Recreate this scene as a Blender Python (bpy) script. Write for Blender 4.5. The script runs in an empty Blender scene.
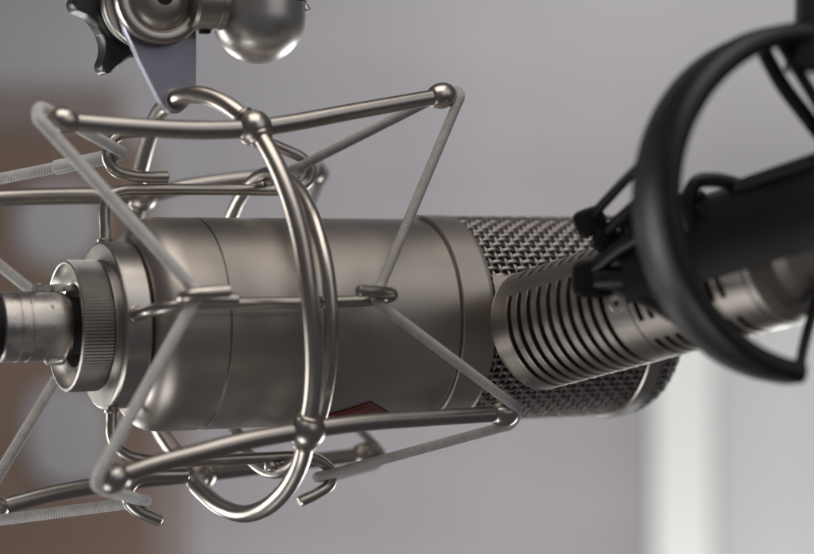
import bpy, bmesh, math, random
from mathutils import Vector, Matrix
random.seed(4)
R = math.radians
S = 0.00034            # metres per design unit
F = 2000.0             # camera distance in design units
TH = R(26.5)
c_, s_ = math.cos(TH), math.sin(TH)
scene = bpy.context.scene
COL = scene.collection

def W(x, d, z):
    return Vector((x * S, d * S, z * S))
# the microphone's own frame: AX along it (to the right and away), EF out of its front, EU up
AX = Vector((c_, s_, 0.0066)).normalized()
EF = Vector((s_, -c_, 0.0))
EU = AX.cross(EF).normalized()
if EU.z < 0: EU = -EU
ORG = Vector((-107, 0, -44.7))
def t_at(px, f=0.0):
    q = px - 407.0
    return (q * (F - f * c_) - (ORG.x + f * s_) * F) / (c_ * F - q * s_)
def P(px, py, f):
    """point at front offset f (in the microphone's frame) that stands over px, py"""
    t = t_at(px, f)
    x = ORG.x + t * c_ + f * s_
    d = t * s_ - f * c_
    return W(x, d, (277.0 - py) * (F + d) / F)
def D(px, py, d):
    k = (F + d) / F
    return W((px - 407.0) * k, d, (277.0 - py) * k)
def B(t, a, r):
    v = ORG + AX * t + EF * (math.cos(a) * r) + EU * (math.sin(a) * r)
    return v * S

# ---------------------------------------------------------------- materials
def mat(name, base, rough=0.4, metal=0.0, bump=None, var=0.0, varscale=8.0, rvar=0.0, spec=None, trans=None, coat=0.0, spots=None, stretch=None, sheen=0):
    m = bpy.data.materials.new(name); m.use_nodes = True
    nt = m.node_tree; N = nt.nodes; L = nt.links
    b = N['Principled BSDF']
    b.inputs['Base Color'].default_value = (*base, 1)
    b.inputs['Roughness'].default_value = rough
    b.inputs['Metallic'].default_value = metal
    if spec is not None: b.inputs['Specular IOR Level'].default_value = spec
    if coat: b.inputs['Coat Weight'].default_value = coat; b.inputs['Coat Roughness'].default_value = 0.2
    if trans: b.inputs['Transmission Weight'].default_value = trans
    if sheen: b.inputs['Sheen Weight'].default_value = sheen
    tc = N.new('ShaderNodeTexCoord')
    src = tc.outputs['Object']
    if stretch:
        mp = N.new('ShaderNodeMapping'); mp.inputs['Scale'].default_value = stretch
        mp.inputs['Rotation'].default_value = (0, 0, -TH)
        L.new(src, mp.inputs['Vector']); src = mp.outputs['Vector']
    if var or rvar:
        n = N.new('ShaderNodeTexNoise'); n.inputs['Scale'].default_value = varscale; n.inputs['Detail'].default_value = 6; n.inputs['Roughness'].default_value = .65
        L.new(src, n.inputs['Vector'])
        if var:
            mr = N.new('ShaderNodeMapRange'); mr.inputs['From Min'].default_value = .3; mr.inputs['From Max'].default_value = .7
            mr.inputs['To Min'].default_value = 1 - var; mr.inputs['To Max'].default_value = 1 + var
            L.new(n.outputs['Fac'], mr.inputs['Value'])
            mx = N.new('ShaderNodeVectorMath'); mx.operation = 'SCALE'; mx.inputs[0].default_value = base
            L.new(mr.outputs['Result'], mx.inputs['Scale'])
            col_out = mx.outputs['Vector']
            if spots:
                v = N.new('ShaderNodeTexNoise'); v.inputs['Scale'].default_value = spots; v.inputs['Detail'].default_value = 3
                L.new(tc.outputs['Object'], v.inputs['Vector'])
                cr = N.new('ShaderNodeMapRange'); cr.inputs['From Min'].default_value = .66; cr.inputs['From Max'].default_value = .74
                cr.inputs['To Min'].default_value = 1; cr.inputs['To Max'].default_value = .35
                L.new(v.outputs['Fac'], cr.inputs['Value'])
                m2 = N.new('ShaderNodeVectorMath'); m2.operation = 'SCALE'
                L.new(col_out, m2.inputs[0]); L.new(cr.outputs['Result'], m2.inputs['Scale']); col_out = m2.outputs['Vector']
            L.new(col_out, b.inputs['Base Color'])
        if rvar:
            m3 = N.new('ShaderNodeMapRange'); m3.inputs['From Min'].default_value = .3; m3.inputs['From Max'].default_value = .7
            m3.inputs['To Min'].default_value = max(.02, rough - rvar); m3.inputs['To Max'].default_value = rough + rvar
            L.new(n.outputs['Fac'], m3.inputs['Value']); L.new(m3.outputs['Result'], b.inputs['Roughness'])
    if bump:
        sc, st = bump
        n2 = N.new('ShaderNodeTexNoise'); n2.inputs['Scale'].default_value = sc; n2.inputs['Detail'].default_value = 3
        L.new(src, n2.inputs['Vector'])
        bp = N.new('ShaderNodeBump'); bp.inputs['Strength'].default_value = st; bp.inputs['Distance'].default_value = 0.0002
        L.new(n2.outputs['Fac'], bp.inputs['Height']); L.new(bp.outputs['Normal'], b.inputs['Normal'])
    return m

M = {}
M['nickel'] = mat('satin_nickel', (.47, .43, .39), .305, 1, bump=(4000, .03), var=.05, varscale=60, rvar=.025)
M['nickel_shaded'] = mat('shaded_bar_nickel', (.38, .35, .325), .34, 1, bump=(4000, .03), var=.06, varscale=60, rvar=.03)  # same nickel, with the bars' darker reflections put into the colour
M['nickel_body'] = mat('blasted_nickel', (.44, .40, .365), .42, 1, bump=(6000, .07), var=.07, varscale=34, rvar=.035)
M['nickel_machined'] = mat('machined_nickel', (.46, .43, .40), .33, 1, bump=(2500, .05), var=.05, varscale=60, rvar=.04)
M['knurl'] = mat('knurled_nickel', (.42, .40, .38), .38, 1, bump=(3000, .15), var=.1, varscale=120)
M['worn'] = mat('worn_nickel', (.50, .47, .44), .36, 1, bump=(900, .3), var=.16, varscale=110, rvar=.1, spots=420)
M['bright'] = mat('bright_nickel', (.62, .60, .565), .34, 1, bump=(4000, .03), var=.04, varscale=60)
M['plate'] = mat('bracket_steel', (.29, .29, .34), .46, 1, bump=(4000, .2), var=.06, varscale=60)
M['mesh'] = mat('grille_wire', (.31, .285, .27), .46, 1, bump=(3000, .05), var=.1, varscale=200)
M['gap'] = mat('dark_recess', (.006, .006, .006), .8)  # painted shade for gaps and holes, also the black mesh in slots
M['dark_core'] = mat('grille_shade', (.008, .007, .007), .7)
M['mic2'] = mat('champagne_nickel', (.42, .38, .345), .34, 1, bump=(5000, .2), var=.05, varscale=60, rvar=.04)
M['mic2_cap'] = mat('champagne_cap', (.40, .36, .325), .4, 1, bump=(5000, .2), var=.05, varscale=60)
M['black'] = mat('black_plastic', (.005, .0055, .0058), .44, 0, bump=(2500, .25), var=.1, varscale=60, rvar=.06)
M['black_rubber'] = mat('black_rubber', (.005, .005, .005), .6, 0, bump=(1500, .3), spec=.25)
M['knob'] = mat('knob_plastic', (.02, .021, .023), .38, 0, bump=(2500, .35), var=.1, varscale=80)
M['red'] = mat('badge_enamel', (.12, .022, .012), .35, 0, var=.1, varscale=200)
M['badge_line'] = mat('badge_outline', (.45, .25, .2), .3, 1)
M['sleeve'] = mat('shrink_sleeve', (.78, .78, .77), .3, 0, bump=(800, .3), var=.06, varscale=200, trans=.08)
M['fade_tone'] = mat('grey_brown_fade', (.25, .215, .20), .7, 0, var=.1, varscale=4)  # in-between tone for the soft edge of the shelf
M['white'] = mat('white_paint', (.66, .68, .655), .5, 0, var=.02, varscale=3)
M['offwhite'] = mat('pale_grey_paint', (.46, .47, .465), .5, 0, var=.02, varscale=3)
M['wall'] = mat('wall_paint', (.425, .412, .43), .9, 0, var=.06, varscale=2.2, bump=(60, .1), stretch=(.3, 1, 4))
M['panel'] = mat('grey_board', (.40, .39, .43), .9, 0, var=.03, varscale=2)
M['wood'] = mat('brown_wood', (.17, .115, .085), .6, 0, var=.2, varscale=4, stretch=(1, 1, 8))

def cordmat(name, base, around=5, along=.33, depth=.55):
    m = bpy.data.materials.new(name); m.use_nodes = True
    nt = m.node_tree; N = nt.nodes; L = nt.links; b = N['Principled BSDF']
    b.inputs['Roughness'].default_value = .75
    b.inputs['Sheen Weight'].default_value = .15
    uv = N.new('ShaderNodeUVMap'); uv.uv_map = 'UVMap'
    sep = N.new('ShaderNodeSeparateXYZ'); L.new(uv.outputs['UV'], sep.inputs[0])
    def math_(op, a, b2=None):
        n = N.new('ShaderNodeMath'); n.operation = op
        for i, v in enumerate((a, b2)):
            if v is None: continue
            if isinstance(v, (int, float)): n.inputs[i].default_value = v
            else: L.new(v, n.inputs[i])
        return n.outputs[0]
    u = math_('MULTIPLY', sep.outputs[0], 2 * math.pi * around)     # strands round the cord
    v = math_('MULTIPLY', sep.outputs[1], 2 * math.pi * along)   # picks along it (v in design units)
    a1 = math_('SINE', math_('ADD', u, v)); a2 = math_('SINE', math_('SUBTRACT', u, v))
    h = math_('ADD', math_('MULTIPLY', a1, .65), math_('MULTIPLY', a2, .35))
    mr = N.new('ShaderNodeMapRange'); mr.inputs['From Min'].default_value = -1; mr.inputs['To Min'].default_value = .76; mr.inputs['To Max'].default_value = 1.12
    L.new(h, mr.inputs['Value'])
    tc = N.new('ShaderNodeTexCoord'); no = N.new('ShaderNodeTexNoise'); no.inputs['Scale'].default_value = 300; L.new(tc.outputs['Object'], no.inputs['Vector'])
    m2 = math_('MULTIPLY', mr.outputs['Result'], math_('ADD', math_('MULTIPLY', no.outputs['Fac'], .5), .75))
    sc = N.new('ShaderNodeVectorMath'); sc.operation = 'SCALE'; sc.inputs[0].default_value = base
    L.new(m2, sc.inputs['Scale']); L.new(sc.outputs['Vector'], b.inputs['Base Color'])
    bp = N.new('ShaderNodeBump'); bp.inputs['Strength'].default_value = depth; bp.inputs['Distance'].default_value = .0003
    L.new(h, bp.inputs['Height']); L.new(bp.outputs['Normal'], b.inputs['Normal'])
    return m
M['cord'] = cordmat('braided_elastic', (.66, .64, .625))
M['cord_fine'] = cordmat('fine_braided_elastic', (.43, .405, .395), 7, .42, .4)

# ---------------------------------------------------------------- mesh helpers
class MB:
    def __init__(s):
        s.v = []; s.f = []; s.uv = []; s.mi = []
    def add(s, vs, fs, uvs=None, mi=0):
        o = len(s.v); s.v += [Vector(v) for v in vs]
        for i, f in enumerate(fs):
            s.f.append([o + k for k in f]); s.mi.append(mi if isinstance(mi, int) else mi[i])
            s.uv.append(uvs[i] if uvs else [(0, 0)] * len(f))
        return s
    def build(s, name, mats, parent=None, smooth=35):
        me = bpy.data.meshes.new(name)
        base = parent_loc(parent)
        if parent is None:
            cx = sum((v for v in s.v), Vector()) / len(s.v); base = cx
        me.from_pydata([v - base for v in s.v], [], s.f)
        ul = me.uv_layers.new(name='UVMap')
        k = 0
        for p, u in zip(me.polygons, s.uv):
            for j in range(p.loop_total): ul.data[p.loop_start + j].uv = u[j]
        ms = mats if isinstance(mats, (list, tuple)) else [mats]
        for m in ms: me.materials.append(m)
        for p, i in zip(me.polygons, s.mi): p.material_index = i; p.use_smooth = True
        bm = bmesh.new(); bm.from_mesh(me); bmesh.ops.recalc_face_normals(bm, faces=bm.faces); bm.to_mesh(me); bm.free()
        me.set_sharp_from_angle(angle=R(smooth))
        o = bpy.data.objects.new(name, me); COL.objects.link(o)
        if parent is None: o.location = base
        else: o.parent = parent
        return o
def parent_loc(p):
    v = Vector()
    while p is not None:
        v += p.location; p = p.parent
    return v
def thing(name, loc, label, cat, group=None):
    o = bpy.data.objects.new(name, None); COL.objects.link(o); o.location = loc
    o.empty_display_size = .01
    o['label'] = label; o['category'] = cat
    if group: o['group'] = group
    return o
def tag(o, label, cat, group=None):
    o['label'] = label; o['category'] = cat
    if group: o['group'] = group
    return o

def spline(pts, n=8, closed=False):
    """centripetal-like Catmull-Rom through points; pts may carry extra floats"""
    pts = [Vector(p) for p in pts]; m = len(pts); out = []
    rng = range(m if closed else m - 1)
    for i in rng:
        p1, p2 = pts[i], pts[(i + 1) % m]
        p0 = pts[i - 1] if (i > 0 or closed) else p1 * 2 - p2
        p3 = pts[(i + 2) % m] if (i + 2 < m or closed) else p2 * 2 - p1
        # non-uniform (chordal .5)
        d1 = max((p1 - p0).length, 1e-9) ** .5; d2 = max((p2 - p1).length, 1e-9) ** .5; d3 = max((p3 - p2).length, 1e-9) ** .5
        m1 = ((p1 - p0) / d1 - (p2 - p0) / (d1 + d2) + (p2 - p1) / d2) * d2
        m2 = ((p2 - p1) / d2 - (p3 - p1) / (d2 + d3) + (p3 - p2) / d3) * d2
        for k in range(n):
            t = k / n; t2 = t * t; t3 = t2 * t
            out.append(p1 * (2*t3 - 3*t2 + 1) + m1 * (t3 - 2*t2 + t) + p2 * (-2*t3 + 3*t2) + m2 * (t3 - t2))
    if not closed: out.append(pts[-1])
    return out
def tube(mb, pts, r, sides=20, closed=False, mi=0, capround=0.25, flat=1.0):
    """r in design units, number or list"""
    n = len(pts)
    tan = []
    for i in range(n):
        a = pts[i - 1] if (i > 0 or closed) else pts[i]
        b = pts[(i + 1) % n] if (i < n - 1 or closed) else pts[i]
        tan.append((b - a).normalized())
    ref = Vector((0, 0, 1)) if abs(tan[0].z) < .9 else Vector((1, 0, 0))
    nrm = [(ref - tan[0] * ref.dot(tan[0])).normalized()]
    for i in range(1, n):
        q = tan[i - 1].rotation_difference(tan[i]); v = q @ nrm[-1]
        nrm.append((v - tan[i] * v.dot(tan[i])).normalized())
    twist = 0
    if closed:
        q = tan[-1].rotation_difference(tan[0]); v = q @ nrm[-1]
        twist = math.atan2(v.cross(nrm[0]).dot(tan[0]), v.dot(nrm[0]))
    rr = r if isinstance(r, (list, tuple)) else [r] * n
    rows = [(pts[i], nrm[i], tan[i], rr[i], twist * i / n) for i in range(n)]
    if not closed and capround:
        a, b = rows[0], rows[-1]
        cr = capround
        rows = [(a[0] , a[1], a[2], a[3] * (1 - cr), 0), (a[0] + a[2] * a[3] * cr * S, a[1], a[2], a[3], 0)] + rows[1:-1] + \
               [(b[0] - b[2] * b[3] * cr * S, b[1], b[2], b[3], b[4]), (b[0], b[1], b[2], b[3] * (1 - cr), b[4])]
    vs = []; fs = []; uvs = []; dist = 0; prev = None; ds = []
    for (p, nn, tt, q, tw) in rows:
        if prev is not None: dist += (p - prev).length / S
        prev = p; ds.append(dist)
        bb = tt.cross(nn)
        for k in range(sides):
            a = 2 * math.pi * k / sides + tw
            vs.append(p + (nn * math.cos(a) + bb * (math.sin(a) * flat)) * q * S)
    m = len(rows)
    for i in range(m if closed else m - 1):
        j = (i + 1) % m; d1 = ds[j] if j else dist + (pts[0] - pts[-1]).length / S
        for k in range(sides):
            k2 = (k + 1) % sides
            fs.append((i * sides + k, i * sides + k2, j * sides + k2, j * sides + k))
            uvs.append([(k / sides, ds[i]), ((k + 1) / sides, ds[i]), ((k + 1) / sides, d1), (k / sides, d1)])
    if not closed:
        fs.append(tuple(range(sides - 1, -1, -1))); uvs.append([(0, 0)] * sides)
        fs.append(tuple((m - 1) * sides + k for k in range(sides))); uvs.append([(0, 0)] * sides)
    mb.add(vs, fs, uvs, mi)
    return mb
def lathe(mb, org, ax, e1, e2, prof, segs=128, mi=None, rfun=None, cap0=True, cap1=True):
    """prof: list of (t, r) in design units along ax from org (design units)"""
    vs = []; fs = []; ms = []
    for (t, r) in prof:
        for k in range(segs):
            a = 2 * math.pi * k / segs
            q = r if rfun is None else rfun(t, a, r)
            vs.append((org + ax * t + e1 * (math.cos(a) * q) + e2 * (math.sin(a) * q)) * S)
    for i in range(len(prof) - 1):
        for k in range(segs):
            k2 = (k + 1) % segs
            fs.append((i * segs + k, i * segs + k2, (i + 1) * segs + k2, (i + 1) * segs + k))
            ms.append(mi(i, k) if callable(mi) else (mi[i] if mi else 0))
    if cap0: fs.append(tuple(range(segs))); ms.append(ms[0])
    if cap1: fs.append(tuple((len(prof) - 1) * segs + k for k in range(segs))); ms.append(ms[-1])
    mb.add(vs, fs, None, ms)
    return mb
def ball(mb, c, r, axis=Vector((1, 0, 0)), ratio=1.0, seg=28):
    """ellipsoid: r across, r*ratio along axis"""
    axis = axis.normalized(); ref = Vector((0, 0, 1)) if abs(axis.z) < .9 else Vector((1, 0, 0))
    e1 = (ref - axis * ref.dot(axis)).normalized(); e2 = axis.cross(e1)
    prof = [(-math.cos(math.pi * i / 16) * r * ratio, max(math.sin(math.pi * i / 16) * r, .01)) for i in range(17)]
    return lathe(mb, c / S, axis, e1, e2, prof, seg)
def prism(mb, poly, org, ex, ey, ez, depth, bev=0, mi=0):
    """poly [(x,y)] design units extruded along ez by depth, small chamfer"""
    n = len(poly)
    cx = sum(p[0] for p in poly) / n; cy = sum(p[1] for p in poly) / n
    def ring(z, inset):
        out = []
        for (x, y) in poly:
            dx, dy = x - cx, y - cy; l = max(math.hypot(dx, dy), 1e-6); k = (l - inset) / l
            out.append((org + ex * (cx + dx * k) + ey * (cy + dy * k) + ez * z) * S)
        return out
    rows = [ring(0, bev), ring(bev, 0), ring(depth - bev, 0), ring(depth, bev)] if bev else [ring(0, 0), ring(depth, 0)]
    vs = [v for r_ in rows for v in r_]; fs = []
    for i in range(len(rows) - 1):
        for k in range(n):
            k2 = (k + 1) % n
            fs.append((i * n + k, i * n + k2, (i + 1) * n + k2, (i + 1) * n + k))
    fs.append(tuple(range(n))); fs.append(tuple((len(rows) - 1) * n + k for k in range(n)))
    mb.add(vs, fs, None, mi); return mb
def boxm(mb, lo, hi):
    x0, y0, z0 = lo; x1, y1, z1 = hi
    vs = [(x0,y0,z0),(x1,y0,z0),(x1,y1,z0),(x0,y1,z0),(x0,y0,z1),(x1,y0,z1),(x1,y1,z1),(x0,y1,z1)]
    return mb.add(vs, [(0,1,2,3),(4,5,6,7),(0,1,5,4),(1,2,6,5),(2,3,7,6),(3,0,4,7)])

# ---------------------------------------------------------------- 1. large microphone
RB = 103.5
T = t_at
mic = thing('large_microphone', ORG * S, 'thick champagne nickel studio microphone lying level inside the wire cage', 'microphone')
t0, t1, t2, t3 = T(128), T(193), T(415), T(448)
prof = [(t0, 20), (t0, 86), (t0 + 2, 90), (t0 + 5, 94), (t0 + 9, 98), (t0 + 14, 101), (t0 + 20, 102.8), (t0 + 28, RB), (t0 + 31, RB), (t1 - 1.3, RB), (t1 - .9, RB - .5), (t1 - .9, RB - 2.2), (t1 + .6, RB - 2.2), (t1 + .6, RB - .5), (t1 + 1, RB),
        (t2 - 1.6, RB), (t2 - .9, RB - .7), (t2 - .9, RB - 2.0), (t2 + .3, RB - 2.0), (t2 + .3, RB + 2.6), (t2 + 1.2, RB + 4), (t2 + 1.8, RB + 4), (t3 - 8, RB + 4), (t3 - 7, RB + 4), (t3 - 3, RB + 3.2), (t3, RB + .5), (t3, RB - 14), (t3 - 6, 30)]
mi = [0] * (len(prof) - 1)
mi[10] = 1
lathe(MB(), ORG, AX, EF, EU, prof, 192, mi).build('body', [M['nickel_body'], M['gap']], mic, 28)

# woven grille
gt0 = t3 - 1.0; gt1 = T(618); gend = T(646)
def GR(t):
    if t < gt1: return RB
    k = min(1, (t - gt1) / (gend - gt1))
    return RB * (1 - .34 * k ** 2.2)
NL, NP = 84, 8.8
def surf(t, a, off):
    return B(t, a, GR(t) + off)
gm = MB()
amp = 1.5
nr = int((gend - gt0) / NP)
for i in range(nr + 1):      # rings
    t = gt0 + 4 + i * NP
    if t > gend: break
    pts = []
    for k in range(NL * 4):
        a = 2 * math.pi * k / (NL * 4)
        pts.append(surf(t, a, amp * math.cos(math.pi * (k / 4.0 + i))))
    tube(gm, pts, 1.8, 6, True)
for j in range(NL):          # long wires
    a = 2 * math.pi * j / NL
    n = int((gend - gt0) / (NP / 4)) 
    pts = []
    for k in range(n + 1):
        t = gt0 + k * NP / 4
        pts.append(surf(t, a, -amp * math.cos(math.pi * ((t - gt0 - 4) / NP + j))))
    tube(gm, pts, 2.1, 6, False, capround=0)
grille = gm.build('grille', M['mesh'], mic, 60)
ln = [(gt0, RB - 9)] + [(t, GR(t) - 9) for t in [gt0 + (gend - gt0) * q / 14 for q in range(1, 15)]] 
lathe(MB(), ORG, AX, EF, EU, ln + [(gend - 2, 5)], 96).build('dark_core', M['dark_core'], grille)  # black cylinder put in for the darkness inside the grille
# flat end of the grille
gm = MB()
re = GR(gend)
lathe(gm, ORG, AX, EF, EU, [(gend - 3, re - 3), (gend - 3, re + 2), (gend + 1, re + 3), (gend + 5, re + 1), (gend + 7, re - 6), (gend + 8, 4)], 96)
gm.build('end_cap', M['mesh'], grille)
# rib round the grille and struts along it
rb0, rb1 = T(598), T(612)
gm = MB()
lathe(gm, ORG, AX, EF, EU, [(rb0, RB - 4), (rb0, RB + 4.6), (rb0 + 1.2, RB + 5.8), (rb1 - 1.2, RB + 5.8), (rb1, RB + 4.6), (rb1, RB - 4)], 160, cap0=False, cap1=False)
gm.build('rim', M['nickel_machined'], grille, 28)
for a0 in (R(20), R(200)):
    vs = []; fs = []
    n = 10; ts = [t3 - 2, rb0 + 1]
    for r in (RB - 3, RB + 5):
        for t in ts:
            for k in range(n + 1):
                a = a0 + R(-6.5 + 11 * k / n); vs.append(B(t, a, r))
    m1 = n + 1
    for k in range(n):
        fs += [(k, k + 1, m1 + k + 1, m1 + k), (2*m1 + k, 2*m1 + k + 1, 3*m1 + k + 1, 3*m1 + k)]
    fs += [(0, m1, 3*m1, 2*m1), (n, m1 + n, 3*m1 + n, 2*m1 + n)]
    MB().add(vs, fs).build('rib', M['nickel_body'], grille)

# red enamel badge on the lower front, mostly behind the lower bar
def patch(half, off, thick):
    """rhombus bent round the body; half = (along, round) in design units"""
    n = 10; vs = []; fs = []
    tc, ac = T(366, 70) , R(-60)
    for layer in (0, 1):
        for i in range(n + 1):
            for j in range(n + 1):
                u = (i / n - .5) * 2; w = (j / n - .5) * 2
                x = (u - w) / 2 * half[0]; y = (u + w) / 2 * half[1]
                vs.append(B(tc + x + y * .22, ac + y / RB, RB + off + thick * layer))
    m1 = n + 1; o = m1 * m1
    for i in range(n):
        for j in range(n):
            q = i * m1 + j
            fs += [(q, q + 1, q + m1 + 1, q + m1), (o + q, o + q + m1, o + q + m1 + 1, o + q + 1)]
    for k in range(n):
        for (a, b) in (((k), (k + 1)), ((n * m1 + k), (n * m1 + k + 1)), ((k * m1), ((k + 1) * m1)), ((k * m1 + n), ((k + 1) * m1 + n))):
            fs.append((a, b, o + b, o + a))
    return MB().add(vs, fs)
badge = patch((33, 21), -.5, 2.0).build('badge', M['red'], mic)
patch((25, 15.5), 1.2, .6).build('outline', M['badge_line'], badge)
patch((22.6, 14), 1.5, .6).build('field', M['red'], badge)

# ---------------------------------------------------------------- 2. cradle: nut, collar, rods with hooks, hoop
cr = thing('cradle', B(T(110), 0, 0), 'inner wire cradle whose collar and ribbed nut grip the left end of the large microphone', 'cradle')
c0, c1 = T(99.6), T(126)
prof = [(c0 + 3, 40), (c0, 56), (c0, 77.6), (c0 + 1, 79.2), (c0 + 2.6, 80), (c1 - 2, 80), (c1 - .6, 79.3), (c1, 78), (c1, 40)]
collar = lathe(MB(), ORG, AX, EF, EU, prof, 192).build('collar', M['nickel_machined'], cr, 25)
lathe(MB(), ORG, AX, EF, EU, [(c1 - .5, 72), (t0 + 1, 72)], 96, cap0=False, cap1=False).build('gap_shade', M['gap'], collar)  # black band painted in for the shade between collar and body
# ribbed nut
k0, k1 = T(64.0), T(97.5)
def teeth(t, a, r):
    if r > 61.9 and k0 + 1.2 < t < k1 - 3.2:
        ph = (a / (2 * math.pi) * 118) % 1.0
        return r - 2.7 * (abs(ph - .5) * 2) ** 1.1
    return r
prof = [(k1 + 2.4, 62), (k1 - 1.6, 62), (k1 - 1.8, 61.3), (k1 - 3.1, 61.3), (k1 - 3.3, 62.6), (k0 + 5, 62.6), (k0 + 1.3, 62.6), (k0 + 1.1, 62.2), (k0 + .4, 61.6), (k0, 60.8), (k0, 59), (k0 + .8, 58), (k0 + 12, 56), (k0 + 22, 52), (k0 + 22, 44), (k0 + 10, 43), (k0 + 8, 41.5), (k0 + 9, 39.5), (k0 + 26, 38)]
mi = [0] * (len(prof) - 1); mi[2] = 1
for q in range(9, 17): mi[q] = 2
lathe(MB(), ORG, AX, EF, EU, prof, 118 * 6, mi, rfun=teeth, cap0=False).build('ribbed_nut', [M['knurl'], M['gap'], M['bright']], cr, 50)

RR = 5.7
def rodpart(pts, name='rod', r=RR, parent=cr, m='nickel', n=10):
    mb = MB(); tube(mb, spline(pts, n), r, 22, capround=.2); return mb.build(name, M[m], parent)
def ferrule(p, q, r, parent):
    d = (q - p).normalized(); mb = MB(); tube(mb, [p - d * 2 * S, p + d * 1.5 * S], r, 24, capround=.1); mb.build('ferrule', M['nickel_machined'], parent)
# front
rf = rodpart([P(132, 314, 62), P(139, 313.5, 84), P(150, 311, 108), P(163, 308, 122), P(180, 305, 130), P(205, 304, 133), P(260, 303, 134), P(330, 302, 134), P(366, 300.5, 134), P(382, 298.5, 136), P(391, 296, 143), P(391, 293.5, 153), P(382, 292, 162), P(358, 291, 166)])
ferrule(P(137, 314, 79), P(141, 313, 88), 8, rf)
rodpart([P(238, 299.5, 145), P(215, 299.5, 145), P(196, 300, 146), P(186, 300, 151), P(182, 298.5, 160), P(187, 296, 169), P(200, 293.5, 174), P(230, 291, 176)], 'hook', 5.6)
# top
rt = rodpart([P(105, 248, -14), P(105, 230, -16), P(105, 208, -18), P(109, 196, -18), P(121, 190.5, -19), P(150, 189.5, -19), P(220, 189.5, -20), P(280, 190, -20), P(298, 188, -20), P(309, 180, -20), P(311, 169, -20), P(302, 158, -21), P(288, 151, -22), P(272, 144, -22)])
ferrule(P(105, 240, -15), P(105, 230, -15), 8, rt)
rodpart([P(168, 177, -19), P(145, 177, -19), P(128, 175, -19), P(115, 170, -19), P(108, 160, -19), P(108, 149, -19), P(114, 139, -19), P(127, 133, -19), P(150, 131, -19)], 'hook', 5.8)
# bottom
rbm = rodpart([P(112, 404, 16), P(112, 420, 18), P(112, 434, 20), P(116, 446, 21), P(127, 455, 21), P(146, 460, 21), P(200, 461, 21), P(260, 458, 21), P(304, 457, 21), P(320, 461, 21), P(331, 472, 21), P(330, 484, 21), P(318, 493, 21), P(299, 502, 21)])
ferrule(P(112, 411, 17), P(112, 420, 17), 7.4, rbm)
rodpart([P(188, 475, 22), P(168, 475.5, 22), P(149, 476, 22), P(136, 480, 22), P(128.5, 489, 22), P(128, 500, 22), P(137, 510, 22), P(161, 521, 22)], 'hook', 6)
# back
rodpart([P(85, 326, -62), P(62, 327, -100), P(60, 328, -122), P(75, 329, -133), P(140, 330, -135), P(250, 328, -135), P(268, 327, -140), P(268, 326, -152), P(240, 325, -160)])
rodpart([P(110, 330, -146), P(80, 331, -146), P(70, 332, -156), P(75, 333, -168), P(110, 333, -172)], 'hook', 5.8)
# hoop welded to the four rods
hb = MB(); tr = T(270)
tube(hb, [B(tr, 2 * math.pi * k / 160, 148) for k in range(160)], 6.9, 24, True)
hoop = hb.build('hoop', M['nickel'], cr)
for (px, py, f) in ((271, 466, 21), (268, 180, -20)):
    wb = MB(); ball(wb, P(px, py, f), 6.5, AX, 1.1, 16); wb.build('weld', M['bright'], hoop)

# ---------------------------------------------------------------- 3. outer cage
cage = thing('suspension_cage', P(190, 95, 40), 'outer wire cage of four bent nickel bars and one thick hoop round the large microphone', 'cage')
fFT, fFB, fBT, fBB = 118, 160, -160, -118
jFT, jFB, jBT, jBB = P(254, 128, fFT), P(307, 430, fFB), P(141, 196, fBT), P(200, 474, fBB)
pts = [jFT, P(270, 152, 140), P(287, 190, 161), P(301, 240, 178), P(310, 300, 186), P(314.5, 360, 182), P(312.5, 400, 172), jFB,
       P(303, 454, 144), P(296, 473, 124), P(283, 493, 98), P(265, 508, 70), P(244, 514, 40), P(223, 508, 5), P(206, 495, -35), P(196, 483, -80), jBB,
       P(176, 452, -140), P(158, 425, -160), P(140, 380, -176), P(127, 320, -184), P(124, 260, -178), jBT,
       P(139, 180, -140), P(143, 160, -110), P(149, 138, -70), P(157, 117, -25), P(164, 107, 4), P(171, 102, 28), P(180, 96.5, 50), P(195, 94.5, 68), P(213, 98, 84), P(233, 109, 102)]
hb = MB(); tube(hb, spline(pts, 10, True), 8.5, 26, True)
hb.build('hoop', M['nickel'], cage)
for j, ax in ((jFT, P(254, 128, fFT) - P(100, 126, fFT)), (jFB, P(500, 413, fFB) - jFB), (jBT, AX), (jBB, AX)):
    mb = MB(); ball(mb, j, 17.2, ax.normalized(), 1.0, 40)
    jn = mb.build('ball_joint', M['nickel'], cage, 50)
hoopline = spline(pts, 10, True)
for j, side in ((jFT, 1), (jFT, -1), (jFB, 1), (jFB, -1)):
    idx = min(range(len(hoopline)), key=lambda q: (hoopline[q] - j).length)
    q = idx
    while (hoopline[q % len(hoopline)] - j).length < 14.6 * S: q += side
    a_ = hoopline[q % len(hoopline)]; d_ = (a_ - j).normalized()
    mb = MB(); tube(mb, [a_ - d_ * 3 * S, a_ - d_ * 1.5 * S, a_, a_ + d_ * 1.6 * S], [11.6, 11.6, 11.0, 10.2], 28, capround=.08)
    mb.build('collar', M['nickel'], cage, 50)
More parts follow.
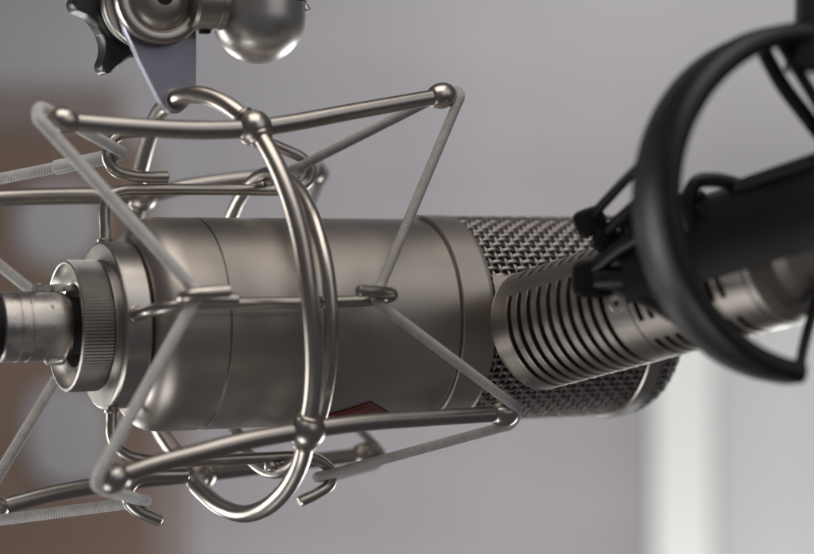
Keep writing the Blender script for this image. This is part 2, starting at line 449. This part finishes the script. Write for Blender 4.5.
def bar(pts, r=7.9, label=None):
    pp = spline(pts, 12)
    mb = MB(); tube(mb, pp, [r + .9 - 1.2 * (abs(k / (len(pp) - 1) - .35) / .65) for k in range(len(pp))], 26)
    b = mb.build('bar', M['nickel_shaded'], cage)
    for e, q in ((pp[0], pp[2]), (pp[-1], pp[-3])):
        d = (e - q).normalized()
        m2 = MB(); c = e
        ref = Vector((0, 0, 1)); e1 = (ref - d * ref.dot(d)).normalized(); e2 = d.cross(e1)
        pr = [(-14, 7.8), (-13.5, 8.8), (-11, 10.4), (-8, 11.8), (-4, 12.7), (0, 12.9), (4, 12.3), (7.5, 10.8), (10.5, 8.4), (12.5, 5.5), (13.6, 3), (14, .5)]
        lathe(m2, c / S, d, e1, e2, pr, 32)
        m2.build('tip', M['nickel'], b, 60)
    return b
bar([P(62, 121, 108), P(120, 126, 113), P(200, 130, 117), jFT, P(290, 123, 117), P(350, 112, 114), P(443, 95.5, 108)])
bar([P(112, 479, 150), P(150, 466, 153), P(200, 452.5, 157), P(250, 440, 159), jFB, P(360, 423, 160), P(430, 418, 158), P(505, 413.5, 154)])
bar([P(-58, 201, -165), P(0, 198, -163), P(80, 196, -162), jBT, P(190, 186, -160), P(250, 178, -158), P(312, 172.5, -156)])
bar([P(-8, 509, -112), P(60, 492, -114), P(130, 481, -116), jBB, P(260, 467, -118), P(310, 461, -118), P(366, 454, -116)])

# ---------------------------------------------------------------- elastic cords
def cord(pts, name, label, r=5.0, m='cord'):
    mb = MB(); tube(mb, pts, r, 18, True)
    return tag(mb.build(name, M[m], None), label, 'elastic cord')
def path(anchors):
    """anchors: list of lists of points (a wrap); straight runs between wraps, tight rounding inside them"""
    out = []
    m = len(anchors)
    for i, w in enumerate(anchors):
        nx = anchors[(i + 1) % m][0]
        pr = anchors[i - 1][-1]
        sp = [w[0] + (pr - w[0]).normalized() * 9 * S] + w + [w[-1] + (nx - w[-1]).normalized() * 9 * S]
        out += spline(sp, 6)
        a = sp[-1]; b = nx + (w[-1] - nx).normalized() * 9 * S
        for k in range(1, 16): out.append(a.lerp(b, k / 16))
    return out
right = path([
    [P(447, 92, 90), P(456, 91, 99), P(460, 97, 112)],                    # over the tip of the front top bar
    [P(381, 285, 142), P(375.5, 295, 149), P(378, 303, 156)],                 # under the front hook
    [P(507, 400, 166), P(517, 412, 160), P(510, 425, 142)],                  # lower front tip
    [P(330, 474, 28), P(317, 477, 20), P(328, 478, 8)],                      # bottom hook
    [P(374, 466, -104), P(382, 457, -112), P(376, 447, -122)],               # back low tip
    [P(262, 330, -154), P(255, 327, -152), P(262, 322, -150)],
    [P(320, 182, -158), P(325, 173, -154), P(318, 163, -150)],               # back top tip
    [P(300, 172, -32), P(292, 170, -22), P(299, 167, -10)],                  # top hook
])
cord(right, 'elastic_cord', 'grey braided elastic cord laced round the right bar tips in front of the microphone body', 4.9, 'cord_fine')
left = path([
    [P(54, 114, 92), P(40, 108, 104), P(39, 119, 118)],
    [P(191, 286, 152), P(199, 294, 158), P(193, 303, 164)],
    [P(103, 466, 162), P(97, 483, 156), P(108, 491, 140)],
    [P(138, 499, 34), P(146, 501, 22), P(138, 502, 10)],
    [P(-8, 521, -104), P(-22, 512, -110), P(-14, 496, -122)],
    [P(80, 340, -160), P(90, 335, -158), P(80, 330, -160)],
    [P(-66, 212, -168), P(-74, 203, -165), P(-66, 192, -158)],
    [P(108, 157, -30), P(119, 156, -20), P(122, 152, -8)],
])
lc = cord(left, 'elastic_cord', 'pale braided elastic cord laced round the left bar tips, with a white shrink sleeve', 5.6)
a, b = P(-66, 192, -158), P(108, 157, -30)
mb = MB(); q0, q1 = a.lerp(b, .70), a.lerp(b, .985)
tube(mb, [q0.lerp(q1, k / 8) for k in range(9)], [7.4, 7.6, 7.2, 7.3, 7, 7.1, 7.2, 7.4, 7.2], 20, capround=.15)
mb.build('sleeve', M['sleeve'], lc)

# ---------------------------------------------------------------- 4. swivel bracket above the cage
UP = Vector((0, 0, 1)); O3 = Vector((0, 0, 0))
sw = thing('swivel_bracket', P(160, 10, 50), 'steel swivel bracket with round clamp discs, black knob and ball joint above the cage', 'bracket')
def loc(px, py, f):  # design-unit point
    return P(px, py, f) / S
# plate: outline in px at its near face
pf = 42
o = loc(160, 10, pf)
def pl(px, py): 
    v = loc(px, py, pf) - o; return (v.dot(AX), v.z)
outline = [(117, -40), (117, 0), (126, 30), (140, 59), (152, 83), (161, 101), (165, 108), (171, 112.5), (179, 113), (187, 109), (193, 101), (196.5, 90), (197, 60), (197, -40)]
prism(MB(), [pl(*q) for q in outline], o - EF * 12, AX, UP, EF, 12, 1.2).build('plate', [M['plate']], sw, 25)
# hole rim where the hoop enters
mb = MB(); cc = loc(176, 100.5, pf)
lathe(mb, cc, EF, AX, UP, [(-.5, 9), (.8, 9.2), (.8, 11.6), (-.5, 12.2)], 40, cap0=False, cap1=False); mb.build('hole_rim', M['nickel_machined'], sw)
# discs
cc = loc(157, -1, pf)
lathe(MB(), cc - EF * 34, EF, AX, UP, [(0, 10), (0, 43), (1.5, 45.5), (7, 46), (8.5, 45), (8.5, 40), (11, 40), (11, 45), (12.5, 46.5), (18, 46.5), (19.5, 45), (20, 20)], 128).build('back_disc', M['bright'], sw, 30)
d2 = lathe(MB(), cc, EF, AX, UP, [(.5, 20), (.5, 41), (2, 43.5), (10, 44.5), (13, 43.5), (14.5, 41), (15, 38), (14.6, 34), (12, 31.5), (12.5, 30), (16, 27), (19.5, 22), (21.5, 15), (22, 8.5), (20, 7.5), (12, 7)], 128)
d2 = d2.build('clamp_disc', M['nickel'], sw, 40)
lathe(MB(), cc + EF * 13, EF, AX, UP, [(0, 7.2), (6, 7), (6.5, 6.4)], 24).build('bolt_hole', M['gap'], d2)  # black plug stands in for the shade inside the bolt hole
# arm block and ball
b0 = loc(208, 0, 62)
lathe(MB(), b0 - EF * 8, AX, UP, EF, [(-16, 20), (-16, 26), (-13, 28.5), (6, 28.5), (7, 26.5), (9, 26.5), (10, 27.5), (16, 27), (18, 20)], 64).build('neck', M['nickel_machined'], sw, 30)
prism(MB(), [(-5, -31), (4, -31), (4, -26), (-5, -26)], b0 - EF * 12, AX, UP, EF, 9, .5).build('slot', M['gap'], sw, 25)
bc = loc(259, 17, 45); rbb = 45.5
pr = [(-rbb * math.cos(R(6 * i)), max(.3, rbb * math.sin(R(6 * i)))) for i in range(0, 16)]
pr = pr + [(12, rbb + .2), (13, rbb - 1), (13.5, rbb - 3), (14, rbb - 3), (14.5, rbb + 1), (20, rbb + 1.5), (22, rbb - 1), (40, rbb - 1)]
ms = [0] * (len(pr) - 1); ms[len(pr) - 6] = 1
cup = lathe(MB(), bc, UP, AX, EF, pr, 96, ms).build('ball_cup', [M['bright'], M['gap']], sw, 40)
mb = MB(); tube(mb, [ (bc + UP * 14 + Vector((20, 0, 0))) * S, (bc + UP * 10 + Vector((44, 0, 0))) * S, (bc + UP * 5 + Vector((46, 0, 0))) * S], 5, 16)
mb.build('cup_lip', M['bright'], cup)
# star knob behind the plate
kc = loc(135, 12, 2)
shift = 4
near = [(92, -60), (92, -30), (83, -10), (77, 2), (80, 9), (92, 15), (103, 27), (109, 42), (109, 57), (106, 66), (108, 71), (114, 73), (124, 66), (136, 57), (160, 53), (178, 30), (180, -20), (160, -55)]
kp = [Vector(((loc(x - shift, y + 1, 2) - kc).dot(AX), (loc(x, y, 2) - kc).z, 0)) for x, y in near]
kp = spline(kp, 5, True)
kb = prism(MB(), [(v.x, v.y) for v in kp], kc - EF * 25, AX, UP, EF, 25, 2.2).build('knob', M['knob'], sw, 40)
lathe(MB(), kc, EF, AX, UP, [(0, 16), (8, 16), (12, 14)], 40).build('boss', M['black_rubber'], kb)

# ---------------------------------------------------------------- 5. cable plug
x0, x1 = T(-3), T(66)
plug = thing('cable_plug', B(T(30), 0, 0), 'worn silver cable plug pushed into the ribbed nut at the far left', 'plug')
pr = [(x0, 26), (x0, 31), (x0 + 1.5, 33), (x0 + 8, 33.2), (x0 + 15, 33.2), (x0 + 15.5, 32.6), (x0 + 16.3, 32.6), (x0 + 16.8, 33.2), (x0 + 25, 33.2), (x0 + 25.5, 32.7), (x0 + 26.2, 32.7), (x0 + 26.6, 33.2), (x1 - 12, 33.2), (x1 - 7, 32.6), (x1 - 3, 31.2), (x1, 28.5), (x1 + 1, 26), (x1 + 1, 20)]
sh = lathe(MB(), ORG, AX, EF, EU, pr, 128).build('shell', M['worn'], plug, 30)
lathe(MB(), ORG, AX, EF, EU, [(x0 - 60, 24), (x0 - 60, 30), (x0 - 4, 31.5), (x0 + .5, 31), (x0 + .5, 20)], 96).build('boot', M['black_rubber'], plug)
lathe(MB(), ORG, AX, EF, EU, [(x1 - 3, 27), (x1 + 26, 27)], 64).build('neck', M['gap'], plug)
# latch on top, small tab below
mb = MB()
for (px, w, h) in ((38, 4, 5.5), (46, 7, 3.4), (56, 9, 4.4), (66, 7, 3.2)):
    t = T(px)
    prism(mb, [(-w, -2), (w, -2), (w * .9, h), (w * .3, h + 1), (-w * .6, h)], ORG + AX * t + EU * 34.5 + EF * -9, AX, EU, EF, 16, .8)
mb.build('latch', M['worn'], plug, 30)
mb = MB(); tube(mb, spline([B(T(42), R(-72), 33), B(T(44), R(-72), 36.5), B(T(54), R(-72), 37), B(T(60), R(-72), 36), B(T(61), R(-72), 33)], 6), 1.5, 10)
mb.build('tab', M['bright'], plug)

# ---------------------------------------------------------------- 6. second microphone
O2 = Vector(D(533, 331, -48)) / S
A2 = Vector((0.675, -0.72, 0.230)).normalized()
F2 = (Vector((0, -1, 0)) - A2 * Vector((0, -1, 0)).dot(A2)).normalized()    # faces the camera
U2 = A2.cross(F2).normalized()
if U2.z < 0: U2 = -U2
R2 = 59.0
m2 = thing('slotted_microphone', O2 * S, 'smaller slotted nickel microphone held in front of the mesh by the black mount', 'microphone')
def lath2(prof, segs=240, rfun=None, mi=None, **k):
    return lathe(MB(), O2, A2, F2, U2, prof, segs, mi, rfun, **k)
slots = [23 + 13.0 * i for i in range(10)]
gw = 5.7
def inarc(a):
    a = math.degrees(a) % 360
    if a > 180: a -= 360
    return not (44 < a < 66 or -180 <= a < -165)
slots2 = [178 + 12 * i for i in range(4)]
slots3 = [236 + 12 * i for i in range(4)]
def rf2(t, a, r):
    return r
prof = [(-2, 4), (-2, R2 - 6), (-1, R2 - 2.6), (1, R2 - .8), (3.5, R2)]
for s0 in slots:
    prof += [(s0 - .6, R2), (s0 - .2, R2 - .15), (s0, R2 - .6), (s0 + .05, R2 - 7.2), (s0 + gw, R2 - 7.2), (s0 + gw + .05, R2 - .6), (s0 + gw + .25, R2 - .15), (s0 + gw + .65, R2)]
prof += [(171, R2), (171.3, R2 - 1.2), (172.3, R2 - 1.2), (172.6, R2)]
for s0 in slots2 + slots3:
    prof += [(s0, R2), (s0 + .05, R2 - 7.1), (s0 + gw, R2 - 7.1), (s0 + gw + .05, R2)]
prof += [(300, R2), (301, R2 - 1), (303, R2 - 1), (304, R2)]
p_cap = len(prof) - 1
prof += [(308, R2), (318, R2 - 5), (326, R2 - 12), (331, R2 - 24), (332, 4)]
def rf2(t, a, r):
    if r < R2 and r > R2 - 7.3 and abs(r - (R2 - 7.1)) > .03 and slots[0] - 1.2 < t < slots[-1] + gw + 1.2: return r if inarc(a) else R2
    if abs(r - (R2 - 7.1)) < .03:
        ad = math.degrees(a) % 360
        if ad > 180: ad -= 360
        return r if ((-14 < ad < 16) or (40 < ad < 150) or (-120 < ad < -36)) else R2
    return r
rows = prof
def mi2(i, k):
    a = 2 * math.pi * (k + .5) / 240
    r0, r1 = rows[i][1], rows[i + 1][1]
    if i >= p_cap: return 2
    if r0 == r1 and abs(r0 - (R2 - 7.2)) < .03 and inarc(a): return 1
    if r0 == r1 and abs(r0 - (R2 - 7.1)) < .03 and rf2(0, a, r0) < R2 - 3: return 1
    return 0
lath2(prof, 240, rf2, mi2).build('body', [M['mic2'], M['gap'], M['mic2_cap']], m2, 9)
# screw between the two groups of slots
def B2(t, a, r): return (O2 + A2 * t + (F2 * math.cos(a) + U2 * math.sin(a)) * r) * S
ps = B2(160, R(6), R2 - 1) / S; nn = (F2 * math.cos(R(6)) + U2 * math.sin(R(6))); tt = nn.cross(A2)
sc = lathe(MB(), ps, nn, A2, tt, [(0, 8), (1.6, 8), (1.8, 7), (.9, 6.4), (.9, 3.4), (.5, .2)], 32).build('screw', M['bright'], m2, 30)
lathe(MB(), ps + nn * 1.2, nn, A2, tt, [(0, 2.6), (.4, 2.5)], 8).build('socket', M['gap'], sc)

# ---------------------------------------------------------------- 7. black mount of the second microphone, near the camera
bk = thing('ring_mount', D(800, 205, -330), 'black open ring mount holding the slotted microphone, blurred at the right edge', 'mount')
dR = -330
oc = D(803, 205, dR) / S
TR = R(67)
AR = Vector((math.cos(TR), -math.sin(TR), .05)).normalized()
E1 = (Vector((-.03, 0, 1)) - AR * Vector((-.03, 0, 1)).dot(AR)).normalized()
E2 = AR.cross(E1).normalized()
if E2.x > 0: E2 = -E2                     # E2 points to image left
rO, rI, wR = 150, 132, 60
sec = [(-wR/2 + 5, rO - 1), (-wR/2, rO - 6), (-wR/2, rI + 5), (-wR/2 + 5, rI), (wR/2 - 5, rI), (wR/2, rI + 5), (wR/2, rO - 5), (wR/2 - 5, rO), (0, rO + 1.5)]
vs = []; fs = []; n = 120; m = len(sec)
a0, a1 = R(-22), R(170)                   # measured from the top, turning left
for i in range(n + 1):
    a = a0 + (a1 - a0) * i / n
    for (w, r) in sec:
        vs.append((oc + AR * w + (E1 * math.cos(a) + E2 * math.sin(a)) * r) * S)
for i in range(n):
    for k in range(m):
        k2 = (k + 1) % m; fs.append((i * m + k, i * m + k2, (i + 1) * m + k2, (i + 1) * m + k))
fs.append(tuple(range(m))); fs.append(tuple(n * m + k for k in range(m)))
MB().add(vs, fs).build('ring', M['black'], bk, 50)
def bt(pts, r, name, sides=14, n=8, parent=bk, m='black'):
    mb = MB(); tube(mb, spline(pts, n), r, sides); return mb.build(name, M[m], parent)
# clip shell over the upper side of the second microphone
vs = []; fs = []; n = 28
aa0, aa1 = R(3), R(150)
for (t, r) in ((184, R2 + 1), (184, R2 + 15), (460, R2 + 15), (460, R2 + 1)):
    for k in range(n + 1):
        a = aa0 + (aa1 - aa0) * k / n
        vs.append(B2(t, a, r))
q = n + 1
for j in range(4):
    for k in range(n):
        j2 = (j + 1) % 4
        fs.append((j * q + k, j * q + k + 1, j2 * q + k + 1, j2 * q + k))
fs += [(0, q, 2 * q, 3 * q), (n, q + n, 2 * q + n, 3 * q + n)]
clip = MB().add(vs, fs).build('clip', M['black'], bk, 40)
# raised blocks and bows on the clip
o = B2(298, R(78), R2 + 12) / S
prism(MB(), [(0, -2), (90, -2), (90, 9), (4, 8)], o - F2 * 18, A2, U2, F2, 36, 3).build('lug', M['black'], bk)
bt([B2(186, R(40), R2 + 8), B2(186, R(60), R2 + 22), B2(200, R(66), R2 + 28), B2(225, R(70), R2 + 24), B2(262, R(74), R2 + 16)], 6, 'bow')
# two padded feet reaching out left, each tied to the ring
def knob(px, py, d, sx, sy, tilt):
    o = D(px, py, d) / S
    ex = Vector((math.cos(tilt), 0, math.sin(tilt))); ey = Vector((-math.sin(tilt), 0, math.cos(tilt)))
    pts = []
    for k in range(24):
        a = 2 * math.pi * k / 24
        ca, sa = math.cos(a), math.sin(a)
        pts.append((sx * math.copysign(abs(ca) ** .55, ca), sy * math.copysign(abs(sa) ** .55, sa)))
    return prism(MB(), pts, o + Vector((0, 10, 0)), ex, ey, Vector((0, -1, 0)), 22, 3)
knob(590, 222, -190, 14, 13, R(20)).build('foot', M['black_rubber'], bk)
knob(592, 279, -190, 18, 17, R(0)).build('foot', M['black_rubber'], bk)
knob(618, 243, -195, 23, 11, R(-8)).build('foot', M['black_rubber'], bk)
bt([D(592, 216, -195), D(620, 186, -250), D(648, 158, -320)], 4.6, 'tie')
bt([D(604, 234, -195), D(632, 208, -250), D(656, 186, -320)], 5.6, 'tie')
bt([D(594, 268, -195), D(625, 244, -225), D(662, 226, -250), D(700, 214, -260)], 7.5, 'arm')
bt([D(596, 279, -195), D(630, 278, -215), D(668, 277, -250), D(705, 262, -265)], 11, 'arm')
bt([D(612, 284, -195), D(650, 304, -250), D(700, 334, -320)], 5.2, 'tie')
bt([D(694, 240, -265), D(688, 205, -270), D(696, 183, -270), D(715, 180, -270), D(760, 192, -270)], 6.5, 'bow')
# upper right arm, ties and post
bt([D(764, 52, -330), D(782, 84, -325), D(806, 116, -320), D(840, 160, -310)], 6.5, 'tie')
bt([D(779, 40, -340), D(806, 84, -335), D(840, 140, -330)], 5, 'tie')
prism(MB(), [(-24, -34), (60, -44), (60, 90), (-12, 90), (-14, 10)], D(815, 30, -330) / S + Vector((0, 20, 0)), Vector((1, 0, 0)), UP, Vector((0, -1, 0)), 42, 4).build('post', M['black'], bk)
bt([D(799, 372, -335), D(804, 345, -320), D(815, 305, -300), D(826, 270, -290)], 4.5, 'tie')
bt([D(770, 296, -260), D(800, 288, -270), D(840, 300, -280)], 6, 'arm')

# ---------------------------------------------------------------- 8. setting behind
def dpx(px, py, y):     # point at world depth y metres over px,py
    d = y / S; return D(px, py, d)
def slab(px0, py0, px1, py1, y, th):
    a = dpx(px0, py1, y); b = dpx(px1, py0, y)
    return boxm(MB(), (a.x, y, a.z), (b.x, y + th, b.z))
YW = 2.7
w = MB().add([(-3, YW, -1.6), (3.2, YW, -1.6), (3.2, YW, 1.6), (-3, YW, 1.6)], [(0, 1, 2, 3)]).build('wall', M['wall']); w['kind'] = 'structure'
shelf = thing('wooden_shelf', dpx(60, 560, 2.0), 'brown wooden shelf with open bays, blurred behind the left side', 'shelf')
def holed(px0, py0, px1, py1, ho, y, th):
    cx, cy, rx, ry = ho; n = 48; vs = []; fs = []
    for yy in (y, y + th):
        for k in range(n):
            a = 2 * math.pi * k / n; ca, sa = math.cos(a), math.sin(a)
            h = dpx(cx + rx * math.copysign(abs(ca) ** .8, ca), cy - ry * math.copysign(abs(sa) ** .8, sa), y)
            vs.append((h.x, yy, h.z))
        for k in range(n):
            a = 2 * math.pi * k / n; ca, sa = math.cos(a), math.sin(a)
            m_ = min((px1 - cx if ca > 0 else cx - px0) / max(abs(ca), 1e-6), (cy - py0 if sa > 0 else py1 - cy) / max(abs(sa), 1e-6))
            h = dpx(cx + ca * m_, cy - sa * m_, y); vs.append((h.x, yy, h.z))
    for k in range(n):
        k2 = (k + 1) % n
        fs += [(k, k2, n + k2, n + k), (2*n + k, 2*n + k2, 3*n + k2, 3*n + k), (k, k2, 2*n + k2, 2*n + k), (n + k, n + k2, 3*n + k2, 3*n + k)]
    return MB().add(vs, fs)
slab(-60, 84, 120, 134, 2.03, .06).build('fade_strip', M['fade_tone'], shelf)  # added strips, not shelf parts, fading the shelf edge into the wall
slab(134.5, 150, 152, 312, 2.04, .06).build('fade_strip', M['fade_tone'], shelf)
slab(148.5, 330, 186, 660, 2.04, .06).build('fade_strip', M['fade_tone'], shelf)
holed(-60, 135, 134, 312, (52, 222, 50, 44), 2.0, .1).build('panel', M['wood'], shelf)
holed(-60, 313, 148, 660, (62, 438, 50, 56), 2.0, .1).build('panel', M['wood'], shelf)

col = thing('white_frame', dpx(720, 560, 2.2), 'white painted frame and panel, blurred behind the right side', 'door frame')
slab(654, 258, 712, 700, 2.15, .06).build('post', M['white'], col)
slab(712.5, 258, 1100, 700, 2.24, .05).build('panel', M['offwhite'], col)

# ---------------------------------------------------------------- lamps
def area(name, loc, target, size, power, color=(1, 1, 1), sy=None):
    l = bpy.data.lights.new(name, 'AREA'); l.energy = power; l.color = color; l.size = size
    if sy: l.shape = 'RECTANGLE'; l.size_y = sy
    o = bpy.data.objects.new(name, l); COL.objects.link(o); o.location = loc
    o.rotation_euler = (Vector(target) - Vector(loc)).to_track_quat('-Z', 'Y').to_euler()
    return o
C0 = (0, 0, 0)
area('ceiling_light', (.05, -.5, 1.3), C0, 1.2, 12.8, (1, .95, .88))
area('front_light', (1.15, -1.05, .86), C0, 1.3, 4.2, (.97, .97, 1))
area('window_left', (-1.4, .42, -.38), C0, .45, 13, (1, .99, .96), .8)
area('window_far_left', (-.66, 1.25, -.5), C0, .22, 3, (1, .99, .96), .3)
area('window_right', (.66, 1.25, -.66), C0, .35, 7, (.96, 1, .98), .45)
area('low_bounce', (-.5, -.4, -1.0), C0, .5, 3.4, (1, 1, .98))
area('wall_fill', (.75, 1.55, 1.1), (.42, YW, .0), .6, 14.5, (1, .985, .99))  # added unseen lamp that brightens the wall, falling off to the left
area('wall_fill_low', (.35, 1.55, -1.1), (.2, YW, -.1), .6, 9.5, (1, .975, .98))  # second added lamp, keeps the lower wall as bright
area('frame_fill', (1.3, 1.0, -.7), dpx(720, 450, 2.2), .4, 3.5, (.97, 1, .96))  # added unseen lamp, there for the brightness of the white frame
wd = bpy.data.worlds.new('World'); scene.world = wd; wd.use_nodes = True
bg = wd.node_tree.nodes['Background']; bg.inputs['Color'].default_value = (.85, .83, .88, 1); bg.inputs['Strength'].default_value = .09

# ---------------------------------------------------------------- camera
cam = bpy.data.cameras.new('camera'); co = bpy.data.objects.new('camera', cam); COL.objects.link(co)
co.location = (0, -F * S, 0); co.rotation_euler = (R(90), 0, 0)
cam.sensor_width = 36; cam.lens = F / 814 * 36; cam.clip_start = .01; cam.clip_end = 50
cam.dof.use_dof = True; cam.dof.focus_distance = (F - 60) * S
cam.dof.aperture_fstop = 5.6
scene.camera = co
scene.view_settings.view_transform = 'Standard'; scene.view_settings.look = 'None'
scene.view_settings.exposure = 0; scene.view_settings.gamma = 1
